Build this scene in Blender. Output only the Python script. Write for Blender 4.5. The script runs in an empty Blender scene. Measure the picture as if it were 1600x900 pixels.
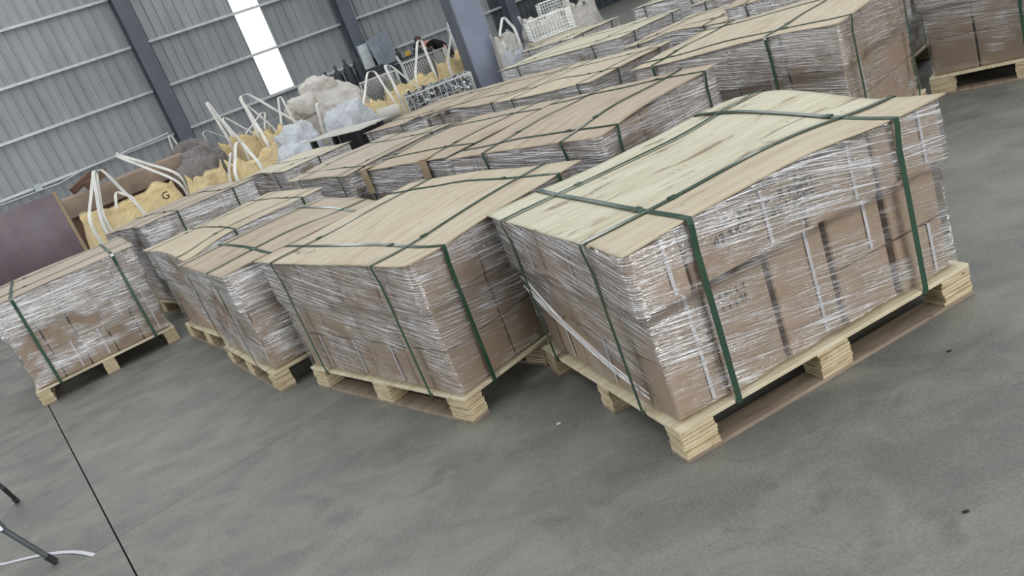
import bpy, bmesh, math, random
from mathutils import Vector, Matrix, noise
random.seed(7)
SC = bpy.context.scene
COL = SC.collection

# ------------------------------------------------------------------ camera
cam_d = bpy.data.cameras.new('camera')
cam = bpy.data.objects.new('camera', cam_d)
COL.objects.link(cam)
_R = Vector((0.93419493, -0.11333872, -0.33828121)); _U = Vector((0.356763, 0.29678093, 0.88579978)); _F = Vector((0.0, 0.94819587, -0.3176863))
cam.matrix_world = Matrix(((_R.x, _U.x, -_F.x, 0), (_R.y, _U.y, -_F.y, 0), (_R.z, _U.z, -_F.z, 1.6), (0, 0, 0, 1)))
cam_d.sensor_width = 36.0
cam_d.lens = 1277.6 * 36.0 / 1600.0
cam_d.clip_end = 200
SC.camera = cam
# ------------------------------------------------------------------ world, lights, exposure
world = bpy.data.worlds.new('world'); SC.world = world; world.use_nodes = True
bg = world.node_tree.nodes['Background']; bg.inputs[0].default_value = (0.93, 0.97, 1.0, 1); bg.inputs[1].default_value = 0.30
def area(name, loc, target, sx, sy, power, colr=(1, 1, 1)):
    d = bpy.data.lights.new(name, 'AREA'); d.shape = 'RECTANGLE'; d.size = sx; d.size_y = sy; d.energy = power; d.color = colr
    o = bpy.data.objects.new(name, d); COL.objects.link(o); o.location = loc
    o.rotation_euler = (Vector(target) - Vector(loc)).to_track_quat('-Z', 'Y').to_euler()
    return o
for i, x in enumerate((-9, -3, 3, 9)):
    area('roof_skylight', (x, 12, 8.5), (x, 12, 0), 1.3, 34, 640, (0.97, 0.99, 1.0))
area('added_front_light', (7, -9, 2.8), (0, 5, 0.6), 7, 4, 980, (1.0, 0.98, 0.95))  # added low light behind the camera, for glints on the film and brighter fronts
area('added_side_light', (-13, 1, 2.6), (0, 6, 0.6), 5, 4, 420, (0.95, 0.98, 1.0))  # unseen source added on the left for sparkle on the film
SC.view_settings.view_transform = 'Standard'; SC.view_settings.look = 'None'
SC.view_settings.gamma = 1.0; SC.view_settings.use_curve_mapping = False
SC.view_settings.exposure = 0.0

# ------------------------------------------------------------------ material helpers
def lin(c):
    return tuple(((v / 255.0) / 12.92 if v <= 10 else (((v / 255.0) + 0.055) / 1.055) ** 2.4) for v in c) + (1.0,)
class NT:
    def __init__(s, name):
        s.m = bpy.data.materials.new(name); s.m.use_nodes = True; s.t = s.m.node_tree; s.b = s.t.nodes['Principled BSDF']; s.out = s.t.nodes['Material Output']
    def n(s, typ, **kw):
        nd = s.t.nodes.new(typ)
        for k, v in kw.items():
            if k.startswith('i_'):
                key = k[2:]; key = int(key) if key.isdigit() else key.replace('_', ' ')
                nd.inputs[key].default_value = v
            else: setattr(nd, k, v)
        return nd
    def l(s, a, b): s.t.links.new(a, b)
    def coord(s, kind='Object', scale=(1, 1, 1), rot=(0, 0, 0), rnd=True):
        tc = s.n('ShaderNodeTexCoord'); mp = s.n('ShaderNodeMapping'); mp.inputs['Scale'].default_value = scale; mp.inputs['Rotation'].default_value = rot
        s.l(tc.outputs[kind], mp.inputs['Vector'])
        if rnd:
            oi = s.n('ShaderNodeObjectInfo'); m = s.n('ShaderNodeMath', operation='MULTIPLY'); m.inputs[1].default_value = 37.0
            s.l(oi.outputs['Random'], m.inputs[0]); s.l(m.outputs[0], mp.inputs['Location'])
        return mp.outputs[0]
    def noise(s, vec, scale, detail=3, rough=0.55, dist=0.0):
        nd = s.n('ShaderNodeTexNoise'); nd.inputs['Scale'].default_value = scale; nd.inputs['Detail'].default_value = detail
        nd.inputs['Roughness'].default_value = rough; nd.inputs['Distortion'].default_value = dist; s.l(vec, nd.inputs['Vector']); return nd.outputs['Fac']
    def ramp(s, fac, stops, interp='LINEAR'):
        nd = s.n('ShaderNodeValToRGB'); cr = nd.color_ramp; cr.interpolation = interp
        while len(cr.elements) < len(stops): cr.elements.new(0.5)
        for e, (p, c) in zip(cr.elements, stops):
            e.position = p; e.color = c if len(c) == 4 else tuple(c) + (1,)
        s.l(fac, nd.inputs[0]); return nd.outputs[0]
    def math(s, op, a, b=None, clamp=False):
        nd = s.n('ShaderNodeMath', operation=op); nd.use_clamp = clamp
        for i, v in enumerate((a, b)):
            if v is None: continue
            if isinstance(v, (int, float)): nd.inputs[i].default_value = v
            else: s.l(v, nd.inputs[i])
        return nd.outputs[0]
    def mix(s, fac, a, b, mode='MIX'):
        nd = s.n('ShaderNodeMixRGB', blend_type=mode)
        for i, v in enumerate((fac, a, b)):
            if isinstance(v, (int, float)): nd.inputs[i].default_value = v
            elif isinstance(v, tuple): nd.inputs[i].default_value = v
            else: s.l(v, nd.inputs[i])
        return nd.outputs[0]
    def bump(s, h, strength=0.3, dist=0.01):
        nd = s.n('ShaderNodeBump'); nd.inputs['Strength'].default_value = strength; nd.inputs['Distance'].default_value = dist
        s.l(h, nd.inputs['Height']); s.l(nd.outputs[0], s.b.inputs['Normal']); return nd.outputs[0]
    def fin(s, color=None, rough=0.6, metal=0.0, spec=0.5):
        if color is not None:
            if isinstance(color, tuple): s.b.inputs['Base Color'].default_value = color
            else: s.l(color, s.b.inputs['Base Color'])
        if isinstance(rough, (int, float)): s.b.inputs['Roughness'].default_value = rough
        else: s.l(rough, s.b.inputs['Roughness'])
        s.b.inputs['Metallic'].default_value = metal; s.b.inputs['Specular IOR Level'].default_value = spec
        return s.m
def G(v): return (v, v, v, 1)
def simple(name, c, rough=0.6, metal=0.0, spec=0.5, var=0.12, scale=6.0, bump=0.0):
    t = NT(name); v = t.coord(); n = t.noise(v, scale, 4)
    c = lin(c); d = tuple(x * (1 - var * 1.6) for x in c[:3]) + (1,); e = tuple(min(1, x * (1 + var)) for x in c[:3]) + (1,)
    m = t.fin(t.ramp(n, [(0.3, d), (0.7, e)]), rough, metal, spec)
    if bump: t.bump(t.noise(v, scale * 4, 3), bump)
    return m
def mat_concrete():
    t = NT('concrete_floor'); v = t.coord(rnd=False)
    n1 = t.noise(v, 0.7, 5, 0.6, 0.6); n2 = t.noise(v, 5.0, 6, 0.65, 0.3); n3 = t.noise(v, 90.0, 2)
    vs = t.coord(scale=(1.0, 1.6, 1), rot=(0, 0, 0.5), rnd=False); n4 = t.noise(vs, 2.2, 6, 0.65, 0.6)
    base = t.ramp(n1, [(0.25, lin((94, 95, 91))), (0.5, lin((108, 109, 104))), (0.75, lin((120, 120, 114)))])
    c = t.mix(t.ramp(n4, [(0.42, G(0)), (0.62, G(0.8))]), base, lin((132, 132, 124)))
    c = t.mix(t.ramp(n2, [(0.30, G(0.7)), (0.46, G(0))]), c, lin((86, 88, 85)))
    n5 = t.noise(v, 1.1, 3, 0.5); c = t.mix(t.ramp(n5, [(0.62, G(0)), (0.72, G(0.35))]), c, lin((132, 116, 112)))
    n6 = t.noise(v, 28.0, 3, 0.6); c = t.mix(t.ramp(n6, [(0.24, G(0.8)), (0.30, G(0))]), c, lin((70, 70, 68)))
    c = t.mix(0.12, c, t.ramp(n3, [(0.3, G(0.08)), (0.7, G(0.5))]))
    t.bump(n2, 0.12, 0.004)
    return t.fin(c, t.ramp(n2, [(0.3, G(0.42)), (0.7, G(0.62))]), 0, 0.45)
def mat_wallsheet(name, base, dark):
    t = NT(name); v = t.coord(rnd=False); vs = t.coord(scale=(3, 3, 0.35), rnd=False)
    n = t.noise(vs, 1.3, 5, 0.6, 0.4); n2 = t.noise(v, 0.5, 4)
    c = t.ramp(n, [(0.3, lin(dark)), (0.7, lin(base))])
    c = t.mix(t.ramp(n2, [(0.4, G(0)), (0.7, G(0.35))]), c, lin((186, 192, 198)))
    return t.fin(c, 0.42, 0.25, 0.5)
def mat_cardboard(name, c=(166, 147, 127)):
    t = NT(name); v = t.coord(); n = t.noise(v, 2.0, 3); vf = t.coord(scale=(1, 1, 60)); n2 = t.noise(vf, 3.0, 2)
    a = lin(c); col = t.ramp(n, [(0.3, tuple(x * 0.84 for x in a[:3]) + (1,)), (0.7, tuple(x * 1.06 for x in a[:3]) + (1,))])
    oi = t.n('ShaderNodeObjectInfo'); col = t.mix(0.18, col, t.ramp(oi.outputs['Random'], [(0, lin((146, 124, 104))), (1, lin((186, 166, 146)))]))
    t.bump(n2, 0.08, 0.002)
    return t.fin(col, 0.75, 0, 0.3)
def mat_ply(name, light, dark, grain_rot=0.0, stain=0.5):
    t = NT(name); v = t.coord(scale=(1.0, 9.0, 1.0), rot=(0, 0, grain_rot)); vb = t.coord()
    n = t.noise(v, 2.2, 6, 0.62, 0.7); n2 = t.noise(v, 11.0, 4, 0.6, 0.3)
    c = t.ramp(n, [(0.28, lin(dark)), (0.55, lin(light)), (0.8, tuple(min(1, x * 1.06) for x in lin(light)[:3]) + (1,))])
    c = t.mix(t.ramp(n2, [(0.35, G(0.30)), (0.55, G(0))]), c, lin(dark))
    vs = t.coord(scale=(1.0, 3.4, 1.0), rot=(0, 0, grain_rot)); n3 = t.noise(vs, 2.6, 4, 0.55, 0.9)
    c = t.mix(t.ramp(n3, [(0.58, G(0)), (0.68, G(stain))]), c, lin((128, 104, 84)))
    n4 = t.noise(vb, 26.0, 2, 0.5); c = t.mix(t.ramp(n4, [(0.70, G(0)), (0.75, G(0.75 * stain + 0.2))]), c, lin((92, 74, 60)))
    t.bump(n2, 0.10, 0.003)
    return t.fin(c, 0.62, 0, 0.35)
def mat_block():
    t = NT('laminated_pine_block'); v = t.coord(scale=(1, 1, 7)); n = t.noise(v, 9.0, 4, 0.6, 0.4); n2 = t.noise(t.coord(), 40, 2)
    c = t.ramp(n, [(0.3, lin((172, 152, 120))), (0.55, lin((210, 195, 162))), (0.8, lin((222, 210, 182)))])
    c = t.mix(t.ramp(n2, [(0.68, G(0)), (0.74, G(0.7))]), c, lin((110, 82, 52)))
    return t.fin(c, 0.65, 0, 0.3)
def mat_film(name, dens=1.0, tilt=0.0):
    t = NT(name)
    tc = t.n('ShaderNodeTexCoord'); oi = t.n('ShaderNodeObjectInfo')
    off = t.math('MULTIPLY', oi.outputs['Random'], 53.0)
    def m(scale, rot=(0, 0, 0)):
        mp0 = t.n('ShaderNodeMapping'); mp0.inputs['Rotation'].default_value = rot; t.l(tc.outputs['UV'], mp0.inputs['Vector'])
        mp = t.n('ShaderNodeMapping'); mp.inputs['Scale'].default_value = scale; t.l(mp0.outputs[0], mp.inputs['Vector'])
        cmb = t.n('ShaderNodeCombineXYZ'); t.l(off, cmb.inputs[0]); t.l(off, cmb.inputs[1]); t.l(cmb.outputs[0], mp.inputs['Location']); return mp.outputs[0]
    big = t.noise(m((2.0, 3.2, 1)), 1.0, 3, 0.6)
    big2 = t.noise(m((7.0, 9.0, 1)), 1.0, 2, 0.5)
    a = t.noise(m((1.7, 105, 1), (0, 0, tilt + 0.10)), 1.0, 2, 0.5)
    b = t.noise(m((1.9, 135, 1), (0, 0, tilt + 0.02)), 1.0, 2, 0.5)
    fine = t.noise(m((3.2, 240, 1), (0, 0, tilt + 0.16)), 1.0, 1, 0.5)
    crump = t.noise(m((18, 30, 1)), 1.0, 3, 0.6, 1.0)
    def over(x, lo, hi):
        return t.math('DIVIDE', t.math('SUBTRACT', x, lo), hi - lo, True)
    r1 = over(a, 0.56, 0.635); r2 = over(b, 0.565, 0.64); r3 = over(fine, 0.56, 0.68); r4 = t.math('MULTIPLY', over(crump, 0.62, 0.70), t.ramp(big2, [(0.55, G(0)), (0.65, G(0.8))]))
    sp = t.n('ShaderNodeSeparateXYZ'); t.l(tc.outputs['UV'], sp.inputs[0])
    lowz = t.math('MULTIPLY', t.math('SUBTRACT', sp.outputs[1], 0.27), 0.36)
    patch = t.ramp(t.math('ADD', t.math('ADD', big, lowz), t.math('MULTIPLY', t.math('SUBTRACT', big2, 0.5), 0.35)), [(0.38, G(0.03)), (0.50, G(0.5)), (0.60, G(1.0))])
    s = t.math('MAXIMUM', t.math('MAXIMUM', r1, r2), t.math('MAXIMUM', t.math('MULTIPLY', r3, 0.75), r4))
    msk = t.math('MULTIPLY', s, patch)
    msk = t.math('MULTIPLY', msk, 0.95 * dens, True)  # whitish film creases, whitened further to paint in glare streaks
    glare_veil = t.math('MULTIPLY', patch, 0.13 * dens)  # broad glare painted in as extra white cover on the film
    alpha = t.math('ADD', t.math('ADD', msk, glare_veil), 0.01, True)
    h = t.math('ADD', t.math('ADD', t.math('MULTIPLY', a, 1.0), t.math('MULTIPLY', b, 0.8)), t.math('ADD', t.math('MULTIPLY', fine, 0.35), t.math('MULTIPLY', crump, 0.5)))
    nb = t.n('ShaderNodeBump'); nb.inputs['Strength'].default_value = 0.8; nb.inputs['Distance'].default_value = 0.014; t.l(h, nb.inputs['Height'])
    t.l(nb.outputs[0], t.b.inputs['Normal'])
    t.fin(lin((246, 246, 250)), 0.22, 0, 0.6); t.l(alpha, t.b.inputs['Alpha'])
    gl = t.n('ShaderNodeBsdfGlossy'); gl.inputs['Roughness'].default_value = 0.10; gl.inputs['Color'].default_value = (1, 1, 1, 1); t.l(nb.outputs[0], gl.inputs['Normal'])
    fr = t.n('ShaderNodeFresnel'); fr.inputs['IOR'].default_value = 1.45
    gf = t.math('ADD', t.math('MULTIPLY', fr.outputs[0], 0.6), t.math('MULTIPLY', patch, 0.16), True)
    mx = t.n('ShaderNodeMixShader'); t.l(gf, mx.inputs[0]); t.l(t.b.outputs[0], mx.inputs[1]); t.l(gl.outputs[0], mx.inputs[2]); t.l(mx.outputs[0], t.out.inputs['Surface'])
    return t.m
def mat_fabric(name, c, var=0.18, dirt=None):
    t = NT(name); v = t.coord(); n = t.noise(v, 2.5, 5, 0.6, 0.6); a = lin(c)
    col = t.ramp(n, [(0.3, tuple(x * (1 - var * 1.6) for x in a[:3]) + (1,)), (0.65, a)])
    if dirt: col = t.mix(t.ramp(t.noise(v, 4.3, 4, 0.6), [(0.56, G(0)), (0.68, G(0.7))]), col, lin(dirt))
    wv = t.noise(v, 7.0, 5, 0.65, 1.5); t.bump(wv, 0.7, 0.05)
    return t.fin(col, 0.7, 0, 0.3)
def mat_emit(name, c, s):
    t = NT(name); t.b.inputs['Base Color'].default_value = c; t.b.inputs['Emission Color'].default_value = c; t.b.inputs['Emission Strength'].default_value = s; return t.m
M = {}
M['concrete'] = mat_concrete()
M['joint'] = simple('dark_joint_filler', (38, 40, 39), 0.9)
M['sheet'] = mat_wallsheet('blue_grey_wall_sheet', (164, 168, 171), (138, 143, 147))
M['sheet_dark'] = mat_wallsheet('dark_grey_sheet', (72, 78, 86), (48, 52, 58))
M['girt'] = simple('galvanised_rail', (206, 210, 212), 0.35, 0.3, 0.5, 0.08)
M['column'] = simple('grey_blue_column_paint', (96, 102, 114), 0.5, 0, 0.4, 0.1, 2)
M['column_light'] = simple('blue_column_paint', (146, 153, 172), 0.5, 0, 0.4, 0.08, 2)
M['card'] = mat_cardboard('kraft_cardboard')
M['card_edge'] = mat_cardboard('cardboard_edge_protector', (170, 150, 122))
M['ply_pale'] = mat_ply('pale_plywood', (205, 202, 180), (181, 172, 147), 0.5, 0.85)
M['ply_tan'] = mat_ply('tan_plywood', (196, 186, 164), (172, 156, 132), 0.05, 0.35)
M['ply_grey'] = mat_ply('greyish_plywood', (184, 173, 156), (156, 142, 124), 0.0, 0.35)
M['ply_pink'] = mat_ply('pinkish_plywood', (184, 170, 150), (156, 140, 121), 0.0, 0.3)
M['ply_white'] = mat_ply('whitish_board', (202, 196, 176), (176, 167, 142), 0.0, 0.2)
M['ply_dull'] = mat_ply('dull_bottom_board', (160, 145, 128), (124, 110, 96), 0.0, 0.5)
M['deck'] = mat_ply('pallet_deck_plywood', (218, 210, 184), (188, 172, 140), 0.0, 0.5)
M['block'] = mat_block()
M['film'] = mat_film('stretch_film'); M['film_a'] = mat_film('stretch_film_tilted', 0.82, 0.09); M['film_b'] = mat_film('stretch_film_heavy', 1.5, 0.0); M['film_c'] = mat_film('stretch_film_thin', 0.6, 0.05)
M['strap'] = simple('green_polyester_strap', (42, 76, 58), 0.18, 0, 0.9, 0.1, 3)
M['seal'] = simple('steel_strap_seal', (120, 124, 120), 0.3, 0.9)
M['band'] = simple('white_packing_band', (206, 206, 214), 0.35, 0, 0.5, 0.04)
M['ink'] = simple('black_ink', (36, 33, 31), 0.7)
M['maroon'] = mat_wallsheet('maroon_painted_steel', (104, 86, 96), (84, 68, 80))
M['rust'] = simple('rusty_steel', (158, 140, 125), 0.7, 0.1, 0.3, 0.22, 3, 0.2)
M['rust_dark'] = simple('dark_rusty_steel', (116, 92, 78), 0.75, 0.1, 0.3, 0.22, 3, 0.2)
M['yellow'] = mat_fabric('yellow_woven_bag', (238, 218, 170), 0.10, (206, 182, 138))
M['white_bag'] = mat_fabric('dirty_white_woven_bag', (212, 208, 202), 0.14, (164, 155, 144))
M['blue_bag'] = mat_fabric('bluish_white_woven_bag', (204, 209, 215), 0.14)
M['grey_bag'] = mat_fabric('grey_plastic_sacking', (136, 132, 130), 0.25, (96, 90, 86))
M['webbing'] = simple('white_webbing', (230, 230, 226), 0.6)
M['wire'] = simple('galvanised_wire', (196, 200, 200), 0.35, 0.6)
M['scrap'] = simple('shiny_metal_scrap', (186, 188, 192), 0.25, 0.95, 0.5, 0.3, 30)
M['steel_dark'] = simple('dark_machine_paint', (52, 56, 62), 0.5, 0.3)
M['steel_mid'] = simple('scratched_sheet_metal', (124, 130, 140), 0.35, 0.7, 0.5, 0.15, 4)
M['steel_tube'] = simple('grey_steel_tube', (122, 126, 132), 0.3, 0.7)
M['rubber'] = simple('black_rubber', (44, 44, 46), 0.7)
M['grey_board'] = simple('pale_grey_board', (186, 184, 176), 0.55, 0, 0.4, 0.08, 3)
M['white_panel'] = simple('white_panel_paint', (208, 216, 220), 0.5)
M['machine_yellow'] = simple('yellow_machine_paint', (206, 164, 62), 0.5)
M['skin'] = simple('skin', (188, 140, 118), 0.6, 0, 0.3, 0.05)
M['hair'] = simple('dark_brown_hair', (70, 52, 46), 0.7)
M['shirt'] = simple('black_cloth', (30, 31, 35), 0.85, 0, 0.2, 0.1, 12)
M['trousers'] = simple('brown_cloth', (98, 82, 70), 0.85, 0, 0.2, 0.1, 12)
M['dark_in'] = simple('dark_grey_steel_rack', (58, 60, 64), 0.6, 0.2)
M['green_bag'] = mat_fabric('olive_cloth', (140, 146, 126), 0.2)
M['window'] = mat_emit('daylit_translucent_panel', (0.93, 0.98, 1.0, 1), 1.5)

# ------------------------------------------------------------------ object helpers
def link(name, mesh, m, parent=None, loc=None, smooth=False):
    o = bpy.data.objects.new(name, mesh); COL.objects.link(o)
    if m is not None and not mesh.materials: mesh.materials.append(m)
    if parent: o.parent = parent
    if loc is not None: o.location = loc
    if smooth:
        for p in mesh.polygons: p.use_smooth = True
    return o
def obj(name, bm, m, parent=None, loc=None, smooth=False):
    me = bpy.data.meshes.new(name); bm.normal_update(); bm.to_mesh(me); bm.free()
    return link(name, me, m, parent, loc, smooth)
def tag(o, label, cat, group=None, kind=None):
    if label: o['label'] = label
    if cat: o['category'] = cat
    if group: o['group'] = group
    if kind: o['kind'] = kind
    return o
def thing(name, label, cat, loc=(0, 0, 0), rz=0.0, group=None):
    o = bpy.data.objects.new(name, None); COL.objects.link(o); o.location = loc; o.rotation_euler = (0, 0, rz)
    o.empty_display_size = 0.1
    return tag(o, label, cat, group)
def box(bm, x0, x1, y0, y1, z0, z1, bev=0.0, mat=None):
    vs = [bm.verts.new((x, y, z)) for z in (z0, z1) for y in (y0, y1) for x in (x0, x1)]
    fs = [(0, 2, 3, 1), (4, 5, 7, 6), (0, 1, 5, 4), (2, 6, 7, 3), (0, 4, 6, 2), (1, 3, 7, 5)]
    faces = [bm.faces.new([vs[i] for i in f]) for f in fs]
    if bev > 0:
        es = list({e for f in faces for e in f.edges})
        bmesh.ops.bevel(bm, geom=es, offset=bev, segments=1, affect='EDGES', profile=0.5)
    if mat is not None:
        for v in vs:
            if v.is_valid: v.co = mat @ v.co
    return vs
def BM(): return bmesh.new()
def obox(bm, a, b, w, h, up=Vector((0, 0, 1))):
    """bar of section w x h from a to b"""
    a = Vector(a); b = Vector(b); d = (b - a).normalized(); s = d.cross(up)
    if s.length < 1e-4: s = d.cross(Vector((1, 0, 0)))
    s.normalize(); u = s.cross(d)
    vs = [bm.verts.new(p + s * (i * w / 2) + u * (j * h / 2)) for p in (a, b) for j in (-1, 1) for i in (-1, 1)]
    for f in [(0, 2, 3, 1), (4, 5, 7, 6), (0, 1, 5, 4), (2, 6, 7, 3), (0, 4, 6, 2), (1, 3, 7, 5)]: bm.faces.new([vs[i] for i in f])
def tube(bm, pts, r, n=8, cap=True, rs=None):
    pts = [Vector(p) for p in pts]; rings = []; prev = None
    for i, p in enumerate(pts):
        d = (pts[min(i + 1, len(pts) - 1)] - pts[max(i - 1, 0)]).normalized()
        if prev is None:
            a = d.cross(Vector((0, 0, 1)))
            if a.length < 1e-3: a = d.cross(Vector((1, 0, 0)))
        else: a = prev - d * prev.dot(d)
        a.normalize(); prev = a; b = d.cross(a); rr = rs[i] if rs else r
        rings.append([bm.verts.new(p + (a * math.cos(t) + b * math.sin(t)) * rr) for t in [2 * math.pi * k / n for k in range(n)]])
    for A, B in zip(rings, rings[1:]):
        for k in range(n): bm.faces.new((A[k], A[(k + 1) % n], B[(k + 1) % n], B[k]))
    if cap: bm.faces.new(rings[0][::-1]); bm.faces.new(rings[-1])
def ribbon(bm, pts, sides, w, th=0.0015, nrm=None):
    """flat band along pts; sides = width direction per point, nrm = outward normal per point"""
    R = []
    for i, p in enumerate(pts):
        p = Vector(p); s = Vector(sides[i] if isinstance(sides, list) else sides).normalized()
        if nrm: n = Vector(nrm[i]).normalized()
        else:
            d = (Vector(pts[min(i + 1, len(pts) - 1)]) - Vector(pts[max(i - 1, 0)])).normalized(); n = s.cross(d).normalized()
        R.append([bm.verts.new(p + s * (w / 2) * a + n * th * b) for a, b in ((-1, 0), (1, 0), (1, 1), (-1, 1))])
    for A, B in zip(R, R[1:]):
        for k in range(4): bm.faces.new((A[k], A[(k + 1) % 4], B[(k + 1) % 4], B[k]))
    bm.faces.new(R[0][::-1]); bm.faces.new(R[-1])
def nz(x, y, z=0.0): return noise.noise(Vector((x, y, z)))
def text_mesh(name, s, size, m, parent, mat4):
    cu = bpy.data.curves.new(name, 'FONT'); cu.body = s; cu.size = size; cu.extrude = 0.0004; cu.offset = 0.0011 * min(1.0, size / 0.04); cu.space_character = 1.15
    t = bpy.data.objects.new(name, cu); COL.objects.link(t)
    dg = bpy.context.evaluated_depsgraph_get(); me = bpy.data.meshes.new_from_object(t.evaluated_get(dg))
    COL.objects.unlink(t); bpy.data.objects.remove(t); me.transform(mat4); me.materials.clear()
    return link(name, me, m, parent)

# ------------------------------------------------------------------ floor
FD = Vector((0.5015, -0.8652, 0)).normalized(); FN = Vector((FD.y, -FD.x, 0)) * -1   # joint direction, and across to the right
if FN.x < 0: FN = -FN
J0 = Vector((-3.66, 6.11, 0))
floor = BM(); box(floor, -45, 45, -20, 60, -0.2, -0.02); floor = obj('floor', floor, M['joint']); floor['kind'] = 'structure'
cross = Vector((-2.11, 3.43, 0)); c0 = (cross - J0).dot(FD)
ang = math.atan2(FN.y, FN.x)
cuts_n = [-30, -6.0, 0.0, 6.0, 12.0, 36]; cuts_d = [-42, c0 - 18, c0 - 12, c0 - 6, c0, c0 + 6, c0 + 24]
for i in range(len(cuts_n) - 1):
    for j in range(len(cuts_d) - 1):
        bm = BM(); g = 0.004; gd = 0.0016
        box(bm, cuts_n[i] + g, cuts_n[i + 1] - g, -(cuts_d[j + 1] - gd), -(cuts_d[j] + gd), -0.02, 0.0)
        Mx = Matrix.Translation(J0) @ Matrix(((FN.x, -FD.x, 0, 0), (FN.y, -FD.y, 0, 0), (0, 0, 1, 0), (0, 0, 0, 1)))
        bm.transform(Mx); bmesh.ops.recalc_face_normals(bm, faces=bm.faces)
        obj('floor_slab', bm, M['concrete'], floor)

# ------------------------------------------------------------------ rear wall
TW = 0.531
WD = Vector((math.cos(TW), math.sin(TW), 0)); WN = Vector((-WD.y, WD.x, 0)); WDIST = 24.0
def W(s, z, off=0.0): return WD * s + WN * (WDIST - off) + Vector((0, 0, z))
wall = thing('wall_back', None, None, W(0, 0), TW); wall['kind'] = 'structure'
HW = 10.0
def sheet_mesh(width, z0, z1, ribs):
    bm = BM(); pr = []
    p = width / ribs
    for k in range(ribs):
        x = k * p; pr += [(x, 0), (x + p * 0.40, 0), (x + p * 0.44, -0.035), (x + p * 0.58, -0.035), (x + p * 0.62, 0)]
    pr.append((width, 0))
    lo = [bm.verts.new((x, y, z0)) for x, y in pr]; hi = [bm.verts.new((x, y, z1)) for x, y in pr]
    for k in range(len(pr) - 1): bm.faces.new((lo[k], lo[k + 1], hi[k + 1], hi[k]))
    me = bpy.data.meshes.new('wall_sheet'); bm.to_mesh(me); bm.free(); return me
def sheets(s0, s1, z0, z1, wdt, m, name='wall_sheet'):
    n = max(1, round((s1 - s0) / wdt)); w = (s1 - s0) / n; me = sheet_mesh(w, z0, z1, 4); me.materials.append(m)
    for k in range(n): link(name, me, None, wall, (s0 + k * w, 0, 0))
sheets(-12, 8.76, 0, HW, 1.04, M['sheet']); sheets(8.76, 9.56, 0, 1.36, 0.8, M['sheet']); sheets(9.56, 17.2, 0, HW, 1.04, M['sheet'])
sheets(17.2, 30, 0, HW, 0.9, M['sheet_dark'], 'dark_wall_sheet')
# girts: each bay's rail is a piece of its own
cols = [0.05, 5.95, 11.88, 17.8, 23.7]
for z in (1.35, 2.57, 3.77, 5.03, 6.3, 7.6):
    for a, b in zip([-12] + cols, cols + [30]):
        bm = BM(); box(bm, a + 0.2, b - 0.2, -0.16, -0.06, z - 0.035, z + 0.035, 0.006)
        obj('wall_rail', bm, M['girt'], wall)
for s in cols:
    bm = BM()
    box(bm, s - 0.2, s + 0.2, -0.46, -0.44, 0, HW); box(bm, s - 0.2, s + 0.2, -0.08, -0.06, 0, HW); box(bm, s - 0.012, s + 0.012, -0.44, -0.08, 0, HW)
    obj('wall_column', bm, M['column'], wall)
bm = BM(); tube(bm, [(-4, -0.22, 1.36), (2.6, -0.22, 1.24), (3.2, -0.22, 1.33), (5.6, -0.22, 1.43)], 0.022); obj('conduit_pipe', bm, M['girt'], wall)
bm = BM(); box(bm, 2.02, 2.2, -0.28, -0.18, 1.24, 1.42, 0.01); obj('junction_box', bm, M['white_panel'], wall)
win = thing('window_1', None, None, W(8.76, 0), TW); win['kind'] = 'structure'
for z0, z1 in ((1.40, 2.55), (2.59, 3.75), (3.79, 5.01), (5.05, 6.28), (6.32, 7.58), (7.62, 10)):
    bm = BM(); box(bm, 0.0, 0.8, -0.01, 0.0, z0, z1); obj('window_pane', bm, M['window'], win)
bm = BM(); box(bm, -0.02, 0.0, -0.04, 0.02, 1.36, HW); box(bm, 0.80, 0.82, -0.04, 0.02, 1.36, HW); box(bm, -0.02, 0.82, -0.04, 0.02, 1.34, 1.40)
obj('window_frame', bm, M['sheet'], win)
# interior column in front of the wall
col3 = thing('trim_1', None, None, (0.84, 13.45, 0), 0.35); col3['kind'] = 'structure'
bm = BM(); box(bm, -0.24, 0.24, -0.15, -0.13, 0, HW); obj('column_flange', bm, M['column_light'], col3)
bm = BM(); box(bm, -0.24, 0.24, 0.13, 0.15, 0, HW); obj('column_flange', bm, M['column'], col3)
bm = BM(); box(bm, -0.26, -0.235, -0.16, 0.16, 0, HW); obj('column_side_plate', bm, M['column'], col3)
bm = BM(); box(bm, -0.012, 0.012, -0.13, 0.13, 0, HW); obj('column_web', bm, M['column'], col3)

# ------------------------------------------------------------------ pallet loads
ZD = 0.13
carton_cache = {}
def carton_mesh(dx, dy, dz):
    k = (round(dx, 2), round(dy, 2), round(dz, 2))
    if k not in carton_cache:
        bm = BM(); dx, dy, dz = k; b = 0.005
        box(bm, b, dx - b, b, dy - b, 0.001, dz - 0.002, 0.006)
        me = bpy.data.meshes.new('carton'); bm.to_mesh(me); bm.free(); me.materials.append(M['card']); carton_cache[k] = me
    return carton_cache[k], k
band_cache = {}
def band_mesh(k, axis):
    kk = (k, axis)
    if kk not in band_cache:
        dx, dy, dz = k; e = 0.001; bm = BM(); f = 0.68
        if axis == 0:   # band in the y-z plane (seen on the faces across y)
            x = dx * f; pts = [(x, -e, 0.02), (x, -e, dz + e), (x, dy + e, dz + e), (x, dy + e, 0.02)]; side = (1, 0, 0)
        else:
            y = dy * (1 - f) ; pts = [(-e, y, 0.02), (-e, y, dz + e), (dx + e, y, dz + e), (dx + e, y, 0.02)]; side = (0, 1, 0)
        ribbon(bm, pts, side, 0.013, 0.0012)
        me = bpy.data.meshes.new('packing_band'); bm.to_mesh(me); bm.free(); me.materials.append(M['band']); band_cache[kk] = me
    return band_cache[kk]
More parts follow.
